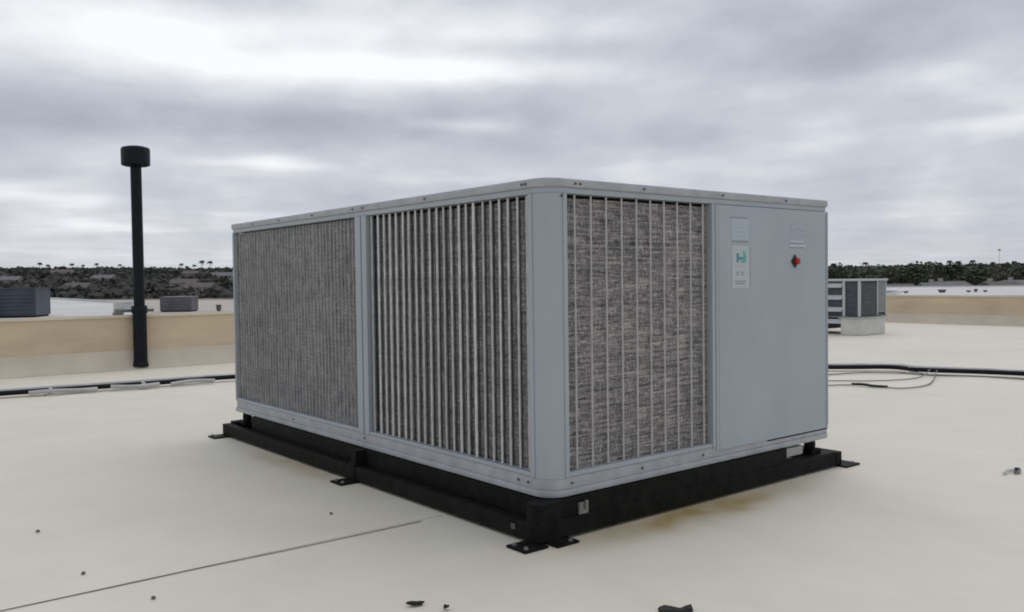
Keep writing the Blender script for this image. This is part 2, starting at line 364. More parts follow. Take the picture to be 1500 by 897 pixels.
# ================================================================ black support frame
fr = rooft('equipment_stand', 'black steel support stand under the big grey condensing unit', 'stand')
Wd, Ln, Z0, ZT = 2.224, 3.616, 0.181, 1.598
MB().box(-0.095, -0.036, -0.03, Ln+0.02, 0.012, 0.092).build('side_beam', 'black', fr, 0.006)
MB().box(Wd+0.036, Wd+0.10, -0.03, Ln+0.02, 0.012, 0.092).build('side_beam', 'black', fr, 0.006)
MB().box(-0.034, Wd+0.034, -0.028, 0.05, 0.0125, 0.0965).build('cross_beam', 'black', fr, 0.006)
MB().box(-0.034, Wd+0.034, Ln-0.06, Ln+0.018, 0.0125, 0.1085).build('cross_beam', 'black', fr, 0.006)
MB().box(-0.034, Wd+0.034, 1.58, 1.66, 0.013, 0.107).build('cross_beam', 'black', fr, 0.004)
MB().prism(rrect(-0.02, 1.80, -0.020, 3.30, 0.05), 0.014, 0.176).build('inner_curb', 'black', fr, smooth=True)
MB().prism(rrect(-0.098, 0.07, -0.033, 0.07, 0.045), 0.0125, 0.177).build('corner_block', 'black', fr, smooth=True)
for x, y in ((0.03, 3.46), (2.12, 0.06), (2.12, 3.46)):
    MB().box(x-0.045, x+0.045, y-0.045, y+0.045, 0.0970, 0.125).lathe([(0.03, 0.125), (0.034, 0.15), (0.03, 0.1795)], 12, (x, y)).build('isolator', 'black', fr)
MB().box(-0.100, -0.03, 1.585, 1.655, 0.0125, 0.110).box(-0.085, -0.004, 1.592, 1.648, 0.1105, 0.178).build('mid_post', 'black', fr, 0.004)
def foot(x, y, sx, sy):
    p = MB().box(x-sx/2, x+sx/2, y-sy/2, y+sy/2, 0.0015, 0.0115).build('foot_plate', 'black', fr, 0.002)
    return p
def bolt(x, y, parent):
    MB().lathe([(0.012, 0.0116), (0.012, 0.0135)], 12, (x, y)).lathe([(0.008, 0.0136), (0.008, 0.020), (0.006, 0.022)], 6, (x, y)).build('bolt', 'bolt', parent)
for y in (-0.005, 1.62, 3.59):
    f = foot(-0.135, y, 0.13, 0.13)
    bolt(-0.175, y-0.04, f)
    bolt(-0.175, y+0.04, f)
    f = foot(Wd+0.145, y, 0.15, 0.15); bolt(Wd+0.185, y-0.045, f); bolt(Wd+0.185, y+0.045, f)
f = foot(0.02, -0.05, 0.13, 0.10); bolt(0.05, -0.078, f)
MB().box(0.15, 0.205, -0.0320, -0.0200, 0.098, 0.15).box(0.178, 0.195, -0.043, -0.0321, 0.12, 0.158).build('clip_bracket', 'bolt', fr, 0.002)
MB().box(-0.101, -0.0955, 0.12, 0.15, 0.045, 0.07).build('clip_bracket', 'screw', fr, 0.002)
MB().box(1.83, 2.05, 0.06, 0.10, 0.100, 0.150).build('bright_gap_plate', 'block', fr, 0.004)  # pale plate added so the gap under the unit reads bright
MB().box(1.30, 1.42, -0.012, 0.03, 0.160, 0.174).build('strut_rail', 'zinc', fr, 0.002)

# ================================================================ the condensing unit
cu = rooft('condensing_unit', 'large grey rooftop condensing unit with barred coil panels on black frame', 'condenser unit')
RC = 0.10
# base rail and lid run round the rounded corner
MB().prism(rrect(0, Wd, 0, Ln, RC, 7, 0.014), Z0, Z0+0.030).build('base_pan', 'paint_rail', cu, 0.004, True)
MB().prism(rrect(0.007, Wd-0.007, 0.007, Ln-0.007, RC-0.007, 7, 0.014), Z0+0.0305, Z0+0.082).build('base_rail', 'paint_rail', cu, 0.003, True)
lid = MB(); lid.prism(rrect(-0.003, Wd+0.003, -0.003, Ln+0.003, RC+0.003, 7, 0.014), ZT-0.040, ZT)
lid_o = lid.build('lid', 'paint_rail', cu, 0.009, True, 3)
MB().prism(rrect(0.006, Wd-0.006, 0.006, Ln-0.006, RC-0.006, 7, 0.014), ZT-0.066, ZT-0.0405).build('top_rail', 'paint', cu, 0.002, True)
MB().box(0.16, Wd-0.06, 0.16, Ln-0.06, Z0+0.083, ZT-0.067).build('inner_cabinet', 'dark_in', cu)
ZA, ZB = Z0+0.0825, ZT-0.0665
# rounded corner post at the near corner: quarter shell
def quarter(cx, cy, r0, r1, a0, a1, n=10):
    o = [(cx+r1*math.cos(R(a0+(a1-a0)*k/n)), cy+r1*math.sin(R(a0+(a1-a0)*k/n))) for k in range(n+1)]
    i = [(cx+r0*math.cos(R(a0+(a1-a0)*k/n)), cy+r0*math.sin(R(a0+(a1-a0)*k/n))) for k in range(n+1)]
    return o + i[::-1]
q = 0.098
MB().prism(quarter(q, q, q-0.012, q-0.004, 180, 270), ZA, ZB).build('corner_post', 'paint', cu, 0.0, True)
MB().box(0.002, 0.05, Ln-0.028, Ln-0.006, ZA, ZB).build('corner_post', 'paint', cu, 0.003, True)
# frames round the coil openings: near edge flange, far edge flange
def stile_v(y0, y1, name='frame_stile'): MB().box(-0.002, 0.055, y0, y1, ZA+0.0005, ZB-0.0005).build(name, 'paint', cu, 0.004)
def stile_u(x0, x1, name='frame_stile'): MB().box(x0, x1, -0.002, 0.055, ZA+0.0005, ZB-0.0005).build(name, 'paint', cu, 0.004)
stile_v(0.099, 0.128); stile_v(1.575, 1.628, 'mid_post'); stile_v(1.640, 1.705, 'mid_post')
MB().box(0.012, 0.05, 1.6285, 1.6395, ZA, ZB).build('post_joint', 'dark_in', cu)
stile_u(0.099, 0.122); stile_u(1.135, 1.158)
# lower and upper rails of the openings
for y0, y1 in ((0.1285, 1.5745), (1.7055, Ln-0.0285)):
    MB().box(0.003, 0.05, y0, y1, ZA+0.001, ZA+0.020).build('frame_rail', 'paint', cu, 0.003)
MB().box(0.1225, 1.1345, 0.003, 0.05, ZA+0.001, ZA+0.022).build('frame_rail', 'paint', cu, 0.003)
# coils
ct = ZB-0.016
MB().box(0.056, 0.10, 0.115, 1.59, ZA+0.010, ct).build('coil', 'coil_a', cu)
MB().box(0.030, 0.10, 1.70, Ln-0.03, ZA+0.010, ct+0.008).build('coil', 'coil_b', cu)
MB().box(0.11, 1.15, 0.036, 0.10, ZA+0.010, ct).build('coil', 'coil_c', cu)
# bars of the near-left opening
proto = None
def bars(n, a0, a1, place, w, d, material, jitter=0.0):
    proto = None
    for k in range(n):
        a = a0 + (k+0.5)*(a1-a0)/n + random.uniform(-jitter, jitter)
        if proto is None:
            proto = MB().box(-d/2, d/2, -w/2, w/2, ZA+0.0205, ZB-0.001) if place == 'v' else MB().box(-w/2, w/2, -d/2, d/2, ZA+0.0225, ZB-0.001)
            proto = proto.build('grille_bar', material, cu, 0.003, False, 1); o = proto
        else: o = share(proto, 'grille_bar', cu)
        o.location = (0.022, a, 0) if place == 'v' else (a, 0.018, 0)
        if material == 'bar': o.scale = (1, random.choice((0.8, 0.95, 1.15)), 1)
        o.rotation_euler = (random.uniform(-.0016, .0016), random.uniform(-.0012, .0012), 0)
bars(22, 0.128, 1.575, 'v', 0.0165, 0.008, 'bar', 0.004)
bars(40, 1.706, Ln-0.029, 'v', 0.0065, 0.005, 'bar_dark', 0.004)
bars(10, 0.135, 1.135, 'u', 0.0095, 0.008, 'bar_thin', 0.003)
# access panel
PX0, PX1 = 1.166, Wd-0.004
pan = MB().box(PX0, PX1, 0.0, 0.03, Z0+0.062, ZB-0.002).build('access_panel', 'paint_panel', cu, 0.004)
MB().box(PX0, PX1, 0.0065, 0.04, Z0+0.0310, Z0+0.053).build('panel_sill', 'paint_rail', cu, 0.003)
MB().box(PX0+0.45, PX1+0.002, 0.005, 0.03, Z0+0.0535, Z0+0.0615).build('gap_shade_strip', 'dark_in', cu)  # dark strip painting the shade in the gap below the panel
MB().box(PX1+0.0005, PX1+0.004, 0.0, Ln-0.02, Z0+0.083, ZB-0.001).build('side_panel', 'paint', cu)
MB().box(0.1, PX1, Ln-0.004, Ln-0.0005, Z0+0.083, ZB-0.001).build('back_panel', 'paint', cu)
MB().box(PX1-0.020, PX1-0.017, -0.0012, 0.002, Z0+0.07, ZB-0.01).build('panel_fold', 'screw', pan)
MB().box(PX0+0.022, PX0+0.024, -0.0008, 0.002, Z0+0.07, ZB-0.01).build('panel_fold', 'ink', pan)
def plate(name, x0, x1, z0, z1, y, material, bev=0.0): return MB().box(x0, x1, y, y+0.0012, z0, z1).build(name, material, pan, bev)
plate('data_sticker', 1.295, 1.445, 1.345, 1.462, -0.0016, 'silver')
plate('sticker_edge', 1.285, 1.440, 1.463, 1.469, -0.0016, 'ink')
plate('sticker_edge', 1.300, 1.442, 1.336, 1.344, -0.0016, 'ink')
for k, (a, b) in enumerate(((1.32, 1.40), (1.32, 1.42), (1.33, 1.41), (1.32, 1.385))):
    plate('printed_line', a, b, 1.435-k*0.024, 1.441-k*0.024, -0.0020, 'emboss')
plate('notice_sticker', 1.300, 1.452, 1.092, 1.318, -0.0016, 'white')
g0 = MB()
for x, z, w_, h_ in ((1.338, 1.228, 0.020, 0.050),):
    g0.box(x, x+w_, -0.0021, -0.0017, z, z+h_)
g0.build('printed_mark', 'teal', pan)
MB().box(1.358, 1.392, -0.0021, -0.0017, 1.243, 1.258).build('printed_mark', 'teal', pan)
gm = MB(); pts = [(1.372, 1.226), (1.418, 1.226), (1.424, 1.262), (1.405, 1.292), (1.392, 1.292), (1.398, 1.262), (1.384, 1.246)]
vs = [gm.bm.verts.new((x, -0.0022, z)) for x, z in pts]; gm.bm.faces.new(vs); gm.build('printed_mark', 'green', pan)
plate('printed_line', 1.330, 1.420, 1.204, 1.211, -0.0020, 'pink')
for a, b, z in ((1.335, 1.362, 1.172), (1.374, 1.405, 1.172), (1.335, 1.360, 1.160), (1.374, 1.402, 1.160), (1.325, 1.425, 1.124), (1.325, 1.41, 1.112)):
    plate('printed_line', a, b, z, z+0.007, -0.0020, 'ink')
plate('sticker_edge', 1.453, 1.460, 1.10, 1.318, -0.0014, 'ink')
# embossed emblem: arc over a swoosh, two lines of lettering under it
em = MB()
arc = [(1.905+0.075*math.cos(R(a)), 1.410+0.040*math.sin(R(a))) for a in range(10, 171, 16)]
arc2 = [(1.905+0.045*math.cos(R(a)), 1.406+0.020*math.sin(R(a))) for a in range(170, 9, -16)]
vs = [em.bm.verts.new((x, -0.0016, z)) for x, z in arc+arc2]; em.bm.faces.new(vs)
em.build('emblem', 'emboss', pan)
sw = MB(); s1 = [(1.825+0.16*t, 1.372+0.022*math.sin(t*2.6)) for t in [k/8 for k in range(9)]]; s2 = [(x, z+0.014) for x, z in s1[::-1]]
vs = [sw.bm.verts.new((x, -0.0016, z)) for x, z in s1+s2]; sw.bm.faces.new(vs); sw.build('emblem', 'emboss', pan)
plate('emblem_lettering', 1.828, 1.965, 1.343, 1.354, -0.0020, 'emboss_line')
plate('emblem_lettering', 1.822, 1.992, 1.318, 1.332, -0.0020, 'emboss_line')
plate('sticker_edge', 1.83, 1.965, 1.337, 1.342, -0.0018, 'ink')
plate('sticker_edge', 1.83, 1.975, 1.312, 1.317, -0.0018, 'ink')
# isolator switch: black diamond plate with red knob
c = (1.876, 1.236); r_ = 0.033
dm = MB(); dm.bm.verts.ensure_lookup_table()
fa = [dm.bm.verts.new((c[0]+r_*a, -0.008, c[1]+r_*1.1*b)) for a, b in ((1, 0), (0, 1), (-1, 0), (0, -1))]
fb = [dm.bm.verts.new((c[0]+r_*a, -0.0002, c[1]+r_*1.1*b)) for a, b in ((1, 0), (0, 1), (-1, 0), (0, -1))]
dm.bm.faces.new(fa); dm.bm.faces.new(fb[::-1])
for i in range(4): dm.bm.faces.new((fa[i], fa[(i+1) % 4], fb[(i+1) % 4], fb[i]))
dm.build('switch_plate', 'blackpl', pan)
kn = MB(); rr = 0.020; cc = (c[0]+0.011, c[1])
ra = [kn.bm.verts.new((cc[0]+rr*math.cos(2*math.pi*k/16), -0.0085, cc[1]+rr*math.sin(2*math.pi*k/16))) for k in range(16)]
rb = [kn.bm.verts.new((cc[0]+rr*0.85*math.cos(2*math.pi*k/16), -0.022, cc[1]+rr*0.85*math.sin(2*math.pi*k/16))) for k in range(16)]
kn.bm.faces.new(rb[::-1]); kn.bm.faces.new(ra)
for k in range(16): kn.bm.faces.new((ra[k], ra[(k+1) % 16], rb[(k+1) % 16], rb[k]))
kn.build('switch_knob', 'red', pan, smooth=True)
# screws
def screw(x, y, z, axis, parent, name='screw', r=0.006):
    b = MB(); n = 6; dpt = 0.006
    f = (lambda a, k: (x - k, y + r*math.cos(a), z + r*math.sin(a))) if axis == 'v' else (lambda a, k: (x + r*math.cos(a), y - k, z + r*math.sin(a)))
    a_ = [b.bm.verts.new(f(2*math.pi*i/n, 0)) for i in range(n)]; c_ = [b.bm.verts.new(f(2*math.pi*i/n, dpt)) for i in range(n)]
    b.bm.faces.new(a_); b.bm.faces.new(c_[::-1])
    for i in range(n): b.bm.faces.new((a_[i], a_[(i+1) % n], c_[(i+1) % n], c_[i]))
    b.build(name, 'screw', parent)
for y in (0.135, 0.16, 0.95, 1.60, 1.72, 2.25, 2.75, 3.2): screw(-0.0035, y, ZT-0.022, 'v', lid_o)
for x in (0.17, 0.20, 0.62, 1.22, 1.79): screw(x, -0.0035, ZT-0.022, 'u', lid_o)
for y in (0.15, 0.22, 1.64, 2.6): screw(0.006, y, Z0+0.055, 'v', cu)
for x in (0.14, 0.60, 1.06): screw(x, 0.006, Z0+0.055, 'u', cu)
screw(0.093, 0.0035, ZB-0.012, 'u', cu)

# ================================================================ black vent pipe at the parapet
vp = rooft('vent_pipe', 'tall black capped vent pipe in front of the tan parapet', 'vent pipe', 1.03, 9.685)
MB().lathe([(0.090, 0.045), (0.090, 0.76)], 24).build('lower_pipe', 'pvc', vp, 0, True)
MB().lathe([(0.102, 0.7605), (0.104, 0.77), (0.104, 0.855), (0.098, 0.865)], 24).build('coupling', 'pvc', vp, 0, True)
MB().lathe([(0.072, 0.866), (0.072, 2.79)], 24).build('upper_pipe', 'pvc', vp, 0, True)
MB().lathe([(0.150, 2.775), (0.186, 2.79), (0.188, 3.0), (0.176, 3.025), (0.10, 3.045), (0.02, 3.05)], 28).build('rain_cap', 'pvc', vp, 0, True)
MB().lathe([(0.104, 0.030), (0.102, 0.06), (0.096, 0.075), (0.0935, 0.10)], 24).build('pipe_boot', 'pvc', vp, 0, True)
MB().box(-0.30, 0.22, 0.085, 0.105, 0.775, 0.815).box(-0.30, -0.20, 0.085, 0.20, 0.74, 0.774).build('wall_bracket', 'cable', vp, 0.004)
jb = rooft('junction_box', 'small white box fixed beside the black vent pipe above parapet', 'box', 0.80, 9.85, 0.742)
MB().box(-0.055, 0.055, -0.04, 0.05, 0.0, 0.17).build('box_body', 'wroof', jb, 0.006)
MB().box(-0.06, 0.06, -0.046, -0.041, -0.0, 0.176).build('box_lid', 'wroof', jb, 0.002)

# ================================================================ pipe run and cables across the roof
def smooth_path(pts, n=6):
    P = [Vector(p) for p in pts]; out = []
    for i in range(len(P)-1):
        p0, p1, p2, p3 = P[max(i-1, 0)], P[i], P[i+1], P[min(i+2, len(P)-1)]
        for k in range(n):
            t = k/n; out.append(0.5*((2*p1)+(p2-p0)*t+(2*p0-5*p1+4*p2-p3)*t*t+(3*p1-p0-3*p2+p3)*t**3))
    out.append(P[-1]); return out
runs = rooft('pipe_run', 'black and grey insulated pipes running across the roof behind the unit', 'pipe')
blk = [(-9, 7.9, 0.06), (-3, 7.62, 0.06), (-1.0, 7.42, 0.06), (0.4, 7.22, 0.06), (1.6, 7.12, 0.06), (4.4, 6.3, 0.06), (6.2, 4.1, 0.06), (7.05, 2.9, 0.06), (7.56, 2.38, 0.06), (7.52, 1.95, 0.06), (7.83, 1.0, 0.06), (8.3, -1.5, 0.06), (8.6, -8, 0.06)]
MB().tube(smooth_path([(a_+0.02*math.sin(9*a_), b_+0.03*math.sin(4*a_+b_), 0.05) for a_, b_, c_ in blk]), 0.026, 10).build('black_pipe', 'rubber', runs, 0, True)
gry = [(a+0.05+0.03*math.sin(a*5), b+0.07+0.03*math.sin(a*3), 0.060) for a, b, c_ in blk]
MB().tube(smooth_path(gry), 0.030, 10).build('grey_pipe', 'jacket', runs, 0, True)
gry2 = [(a-0.05, b-0.06, 0.052) for a, b, c_ in blk[2:5]]
gry2[0] = (-0.75, 7.28, 0.052)
for q_ in ([(-0.75, 7.34, 0.04), (-0.55, 7.27, 0.05), (-0.3, 7.26, 0.036), (-0.12, 7.2, 0.04)], [(0.02, 7.22, 0.05), (0.25, 7.12, 0.04), (0.5, 7.13, 0.046)], [(0.62, 7.1, 0.036), (0.85, 7.12, 0.05), (1.1, 7.07, 0.04)]):
    MB().tube(smooth_path(q_), 0.021, 8).build('pipe_sleeve', 'jacket', runs, 0, True)
for u_, v_ in ((-0.55, 7.28), (0.35, 7.16), (7.50, 2.05), (8.0, 0.3)):
    MB().box(u_-0.05, u_+0.06, v_-0.05, v_+0.12, 0.003, 0.010).box(u_-0.012, u_+0.012, v_-0.012, v_+0.10, 0.0105, 0.075).build('pipe_support', 'block', runs, 0.004)
def cable(pts, r, label):
    return tag(MB().tube([U(p.x, p.y, p.z) for p in smooth_path(pts)], r, 6).build('loose_cable', 'cable', None, 0, True), label, 'cable', 'loose cables by the pipe run')
cable([(5.2, 2.75, .014), (6.06, 2.32, .014), (6.35, 2.02, .014), (6.75, 1.82, .014), (7.1, 1.80, .02), (7.42, 1.86, .07)], 0.006, 'thin grey cable curving up to the black pipe, the farther of two')
cable([(5.3, 2.35, .014), (5.93, 1.95, .014), (5.95, 1.68, .014), (6.02, 1.46, .014), (6.4, 1.42, .014), (6.9, 1.58, .014), (7.45, 1.80, .06)], 0.0065, 'thin grey cable looping lowest on the roof, the nearer of two')
cable([(5.6, 3.2, .014), (6.5, 2.7, .014), (7.0, 2.45, .02), (7.3, 2.15, .014), (7.35, 1.75, .014), (7.6, 1.35, .014), (7.62, 0.6, .014)], 0.008, 'pale grey cable lying along the near side of black pipe')
tag(MB().tube([U(p.x, p.y, p.z) for p in smooth_path([(5.93, 1.97, .02), (5.96, 1.85, .024), (5.94, 1.74, .02), (5.97, 1.60, .02)])], 0.014, 8).build('cable_sleeve', 'scrap', None, 0, True), 'dark short sleeve lying around the nearer loose cable', 'sleeve')

# ================================================================ small far roof unit with its block
fu = rooft('roof_unit', 'small grey roof unit with louvres in front of right parapet', 'condenser unit', 13.2, 5.95)
MB().box(-0.02, 1.02, -0.02, 2.2, 1.045, 1.085).build('lid', 'far_pale', fu, 0.005)
MB().box(0.03, 0.97, 0.03, 2.15, 0.37, 1.044).build('inner_cabinet', 'far_dark', fu)
for x, y in ((0, 0), (0.64, 0), (0.97, 0), (0, 0.32), (0, 2.12)): MB().box(x, x+0.03, y, y+0.05, 0.36, 1.044).build('frame_post', 'far_pale', fu, 0.003)
MB().box(0.032, 0.638, 0.008, 0.028, 0.37, 1.01).build('coil_guard', 'far_dark', fu)
MB().box(0.672, 0.968, 0.006, 0.028, 0.42, 1.04).build('side_panel', 'far_grey', fu)
MB().box(-0.01, 1.01, -0.012, 2.18, 0.338, 0.359).build('base_pan', 'far_grey', fu, 0.003)
for k in range(4):
    z = 0.92 - k*0.235
    MB().extr([(-0.035, z), (0.02, z+0.085), (0.026, z+0.085), (-0.028, z)], 'y', 0.375, 2.11).build('louvre_slat', 'far_pale', fu)
for y in (0.9, 1.9): MB().box(0.05, 0.11, y, y+0.06, 0.0, 0.337).build('leg', 'far_grey', fu)
MB().box(0.04, 0.96, 0.72, 2.14, 0.10, 0.337).build('lower_cabinet', 'far_dark', fu)
bl = rooft('support_block', 'pale square block under the small far roof unit', 'block', 13.08, 5.87)
MB().box(0, 0.92, 0, 0.42, 0.002, 0.325).build('block_body', 'block', bl, 0.02)
MB().box(-0.03, 0.95, -0.03, 0.45, 0.3255, 0.3365).build('block_cap', 'block', bl, 0.003)

# ================================================================ scraps and specks on the membrane
def scrap(name, label, u, v, rz, pts, h, mt='scrap', cat='scrap', arch=0.012):
    b = MB(); n = len(pts)
    lo = [b.bm.verts.new((x, y, 0.002 + arch*abs(math.sin(x*60+i)))) for i, (x, y) in enumerate(pts)]
    hi = [b.bm.verts.new((x*0.9, y*0.9, 0.002 + h + arch*abs(math.sin(x*60+i*1.3)))) for i, (x, y) in enumerate(pts)]
    b.bm.faces.new(lo[::-1]); c1 = b.bm.verts.new((0, 0, h*1.6+0.004))
    for i in range(n):
        b.bm.faces.new((lo[i], lo[(i+1) % n], hi[(i+1) % n], hi[i])); b.bm.faces.new((hi[i], hi[(i+1) % n], c1))
    o = b.build(name, mt); o.location = U(u, v); o.rotation_euler = (0, 0, rz); return tag(o, label, cat)
scrap('rubber_scrap', 'small black oblong scrap on the roof at the bottom edge, left of centre', -0.862, -0.255, 0.25, [(-.034, -.006), (-.01, -.014), (.022, -.010), (.036, .004), (.020, .013), (-.014, .010)], 0.008)
scrap('rubber_scrap', 'jagged black scrap at the bottom edge, largest on the roof', -0.215, -0.895, 0.1, [(-.065, -.02), (-.02, -.012), (.02, -.03), (.06, -.01), (.066, .034), (.045, .026), (.022, .010), (-.01, .018), (-.035, .030), (-.06, .012)], 0.006, arch=0.012)
scrap('rubber_scrap', 'tiny black scrap cut by the bottom edge beside the oblong scrap', -0.80, -0.36, 0.9, [(-.012, -.006), (.006, -.008), (.014, .002), (.004, .008), (-.010, .006)], 0.007)
for k, (u_, v_, s_, lb) in enumerate(((-1.702, 1.689, 0.016, 'dark speck of grit at far left of the roof'), (-1.684, 0.898, 0.014, 'dark speck of grit just above the seam line, lower left'),
        (-1.553, 0.431, 0.015, 'dark speck of grit below the seam line, lower left'), (-0.52, 1.05, 0.012, 'dark speck of grit just above the seam near the frame'))):
    scrap('grit_speck', lb, u_, v_, k, [(s_*0.75*math.cos(a)*random.uniform(.7, 1.1), s_*0.6*math.sin(a)) for a in (0, 1, 2, 3.1, 4.2, 5.3)], 0.006, 'pebble', 'grit', 0.002)
ck = rooft('cable_clip', 'small pale plastic clip with dark end lying at the right edge', 'clip', 2.86, -0.79)
MB().tube([(-0.085, 0.02, 0.012), (-0.03, 0.035, 0.014), (0.03, 0.015, 0.016)], 0.009, 6).build('clip_body', 'block', ck, 0, True)
MB().tube([(-0.03, -0.012, 0.012), (0.0, -0.022, 0.012), (0.05, -0.008, 0.014)], 0.008, 6).build('clip_arm', 'cable', ck, 0, True)
MB().lathe([(0.017, 0.002), (0.02, 0.014), (0.014, 0.026)], 10, (0.05, 0.004)).build('clip_end', 'scrap', ck, 0, True)

# ================================================================ land beyond the roof
GZ = -7.0
def sst(a, b, x):
    t = min(1, max(0, (x-a)/(b-a))); return t*t*(3-2*t)
def hill(x, y):
    d = math.hypot(x, y); a = math.atan2(x, max(y, 1e-3)) if y > 0 else (-1.5 if x < 0 else 1.5)
    A = 18.0 - 6.5*sst(-0.1, 0.35, a)
    h = A*sst(330, 900, d)*(1 - 0.75*sst(1000, 1700, d))
    h += 0.7*math.sin(x*0.011+1.3)*sst(300, 700, d) + 0.5*math.sin(x*0.029)*sst(300, 700, d)
    return GZ - 0.6 + h*(1 if y > 0 else 0)
b = MB(); n = 90; ext = 3600
xs = [ext*math.copysign(abs(t)**1.6, t) for t in [(-1 + 2*i/n) for i in range(n+1)]]
gv = [[b.bm.verts.new((x, y, hill(x, y))) for x in xs] for y in xs]
for i in range(n):
    for j in range(n): b.bm.faces.new((gv[i][j], gv[i][j+1], gv[i+1][j+1], gv[i+1][j]))
g = b.build('ground', 'ground', None, 0, True); g['kind'] = 'structure'

# neighbouring flat roofs
def flat_building(label, pts, z, roofm, wallm='bwall', lip=0.25):
    cx = sum(p[0] for p in pts)/len(pts); cy = sum(p[1] for p in pts)/len(pts)
    root = thing('flat_building', label, 'building', (cx, cy, GZ)); P = [(x-cx, y-cy) for x, y in pts]
    MB().prism([(x*0.998, y*0.998) for x, y in P], 0, z-GZ-0.3).build('wall', wallm, root)
    MB().prism(P, z-GZ-0.299, z-GZ).build('roof', roofm, root)
    # low edge kerb round the roof
    for i in range(len(P)):
        a, c2 = Vector((*P[i], 0)), Vector((*P[(i+1) % len(P)], 0)); d = (c2-a); ln = d.length; d.normalize(); nn = Vector((-d.y, d.x, 0))*0.35
        if (a+nn).length > a.length: nn = -nn
        q_ = [a+d*0.4, c2-d*0.4, c2-d*0.4+nn, a+d*0.4+nn]
        MB().prism([(p.x, p.y) for p in q_], z-GZ+0.001, z-GZ+lip).build('roof_kerb', wallm if lip > 0.3 else roofm, root)
    return root
flat_building('wide white flat roof left of the black vent pipe', [(-19, 45), (-39.5, 92), (-80, 147), (-165, 112), (-120, 45)], -0.9, 'wroof')
flat_building('beige flat roof between the vent pipe and the big unit', [(-38, 74), (-12, 74), (-26, 165), (-88, 182), (-52, 100)], -2.0, 'broof')
flat_building('long white flat roof beyond the right parapet', [(42, 100), (110, 66), (170, 150), (60, 190), (58, 130)], -1.45, 'wroof')

def roof_box(name, label, cat, loc, rz, w, d, h, m_body, m_top, extra=None, louv=0):
    root = thing(name, label, cat, loc, rz)
    MB().box(-w/2, w/2, -d/2, d/2, 0.12, h-0.08).build('body', m_body, root, 0.02)
    MB().box(-w/2-0.05, w/2+0.05, -d/2-0.05, d/2+0.05, h-0.078, h).build('top', m_top, root, 0.01)
    MB().box(-w/2+0.1, w/2-0.1, -d/2+0.1, d/2-0.1, 0.0, 0.118).build('base', 'dark_in', root)
    for k in range(louv):
        z = 0.3 + k*(h-0.5)/max(1, louv)
        MB().extr([(-d/2-0.06, z), (-d/2-0.002, z+0.12), (-d/2-0.002, z)], 'x', -w/2+0.15, w/2-0.15).build('louvre_slat', m_body, root)
    return root
rb_ = roof_box('mechanical_unit', 'dark slate blue rooftop unit at the left edge', 'roof unit', (-34.6, 58, -0.898), 0.2, 6.2, 3.0, 1.95, 'slate', 'slate', louv=6)
MB().box(-0.2, 0.75, -2.3, -1.6, 0.55, 1.2).box(0.1, 0.5, -2.2, -1.7, 0.0, 0.549).build('intake_hood', 'far_pale', rb_, 0.02)
roof_box('mechanical_unit', 'low grey rooftop unit on the beige roof right of vent pipe', 'roof unit', (-38.6, 101, -1.998), 0.1, 3.5, 3.0, 1.75, 'mech', 'far_grey', louv=4)
roof_box('roof_vent', 'small dark vent box on the beige roof beside big unit', 'vent', (-33.7, 100, -1.998), 0, 0.45, 0.45, 0.75, 'hroof', 'hroof')
roof_box('mechanical_unit', 'small pale rooftop unit just left of the vent pipe', 'roof unit', (-29.2, 66, -0.898), 0.4, 0.8, 0.8, 0.8, 'far_pale', 'far_pale')
for i, (x, y, w_, lb) in enumerate(((56.6, 125, 0.8, 'leftmost small dark vent box on the long white roof'), (61.8, 125, 1.0, 'second small dark vent box from left on the long white roof'),
        (65.6, 125, .6, 'third small dark vent box from left on the long white roof'), (66.9, 125.5, .6, 'fourth small dark vent box from left on the long white roof'), (68.0, 125, .7, 'rightmost small dark vent box on the long white roof'))):
    roof_box('roof_vent', lb, 'vent', (x, y, -1.448), 0.3*i, w_*(0.6+0.15*(i % 3)), w_*0.7, 0.28+0.09*((i*2) % 4), 'mech', 'hroof2')
# houses
ORD = ['first', 'second', 'third', 'fourth', 'fifth', 'sixth', 'seventh', 'eighth', 'ninth', 'tenth', 'eleventh', 'twelfth', 'thirteenth', 'fourteenth', 'fifteenth', 'sixteenth', 'seventeenth', 'eighteenth']
def house(label, x, y, z, rz, w, d, h, rh, wm, rm, group):
    root = thing('house', label, 'house', (x, y, z), rz, group)
    MB().box(-w/2, w/2, -d/2, d/2, 0, h).build('wall', wm, root)
    r_o = MB().extr([(-d/2-0.5, h-0.1), (d/2+0.5, h-0.1), (0, h+rh)], 'x', -w/2-0.4, w/2+0.4).build('roof', rm, root)
    MB().box(-w*0.28, -w*0.28+0.8, 0.3, 1.1, h+rh*0.35, h+rh+0.7).build('chimney', wm, r_o)
    for k in (-0.3, 0.08, 0.32):
        wn = MB().box(w*k-0.6, w*k+0.6, -d/2-0.05, -d/2-0.005, h-1.9, h-0.7).build('window', 'glass', root)
        MB().box(w*k-0.7, w*k+0.7, -d/2-0.09, -d/2-0.051, h-2.02, h-1.92).build('sill', 'far_pale', wn)
lh = sorted([(-300, 520), (-262, 560), (-214, 430), (-330, 640), (-235, 640), (-180, 480), (-196, 590), (-150, 420)], key=lambda p: p[0]/p[1])
for i, (x, y) in enumerate(lh):
    house(ORD[i] + ' pale house from the left on the wooded hillside at left', x, y, hill(x, y), random.uniform(-.5, .5), random.uniform(11, 16), 8, 5.2, 2.2, 'hwall', random.choice(['hroof', 'hroof2']), 'houses on the left hillside')
rh_ = sorted([(88, 203), (98, 198), (104, 207), (112, 200), (121, 206), (130, 200), (141, 204)], key=lambda p: p[0]/p[1])
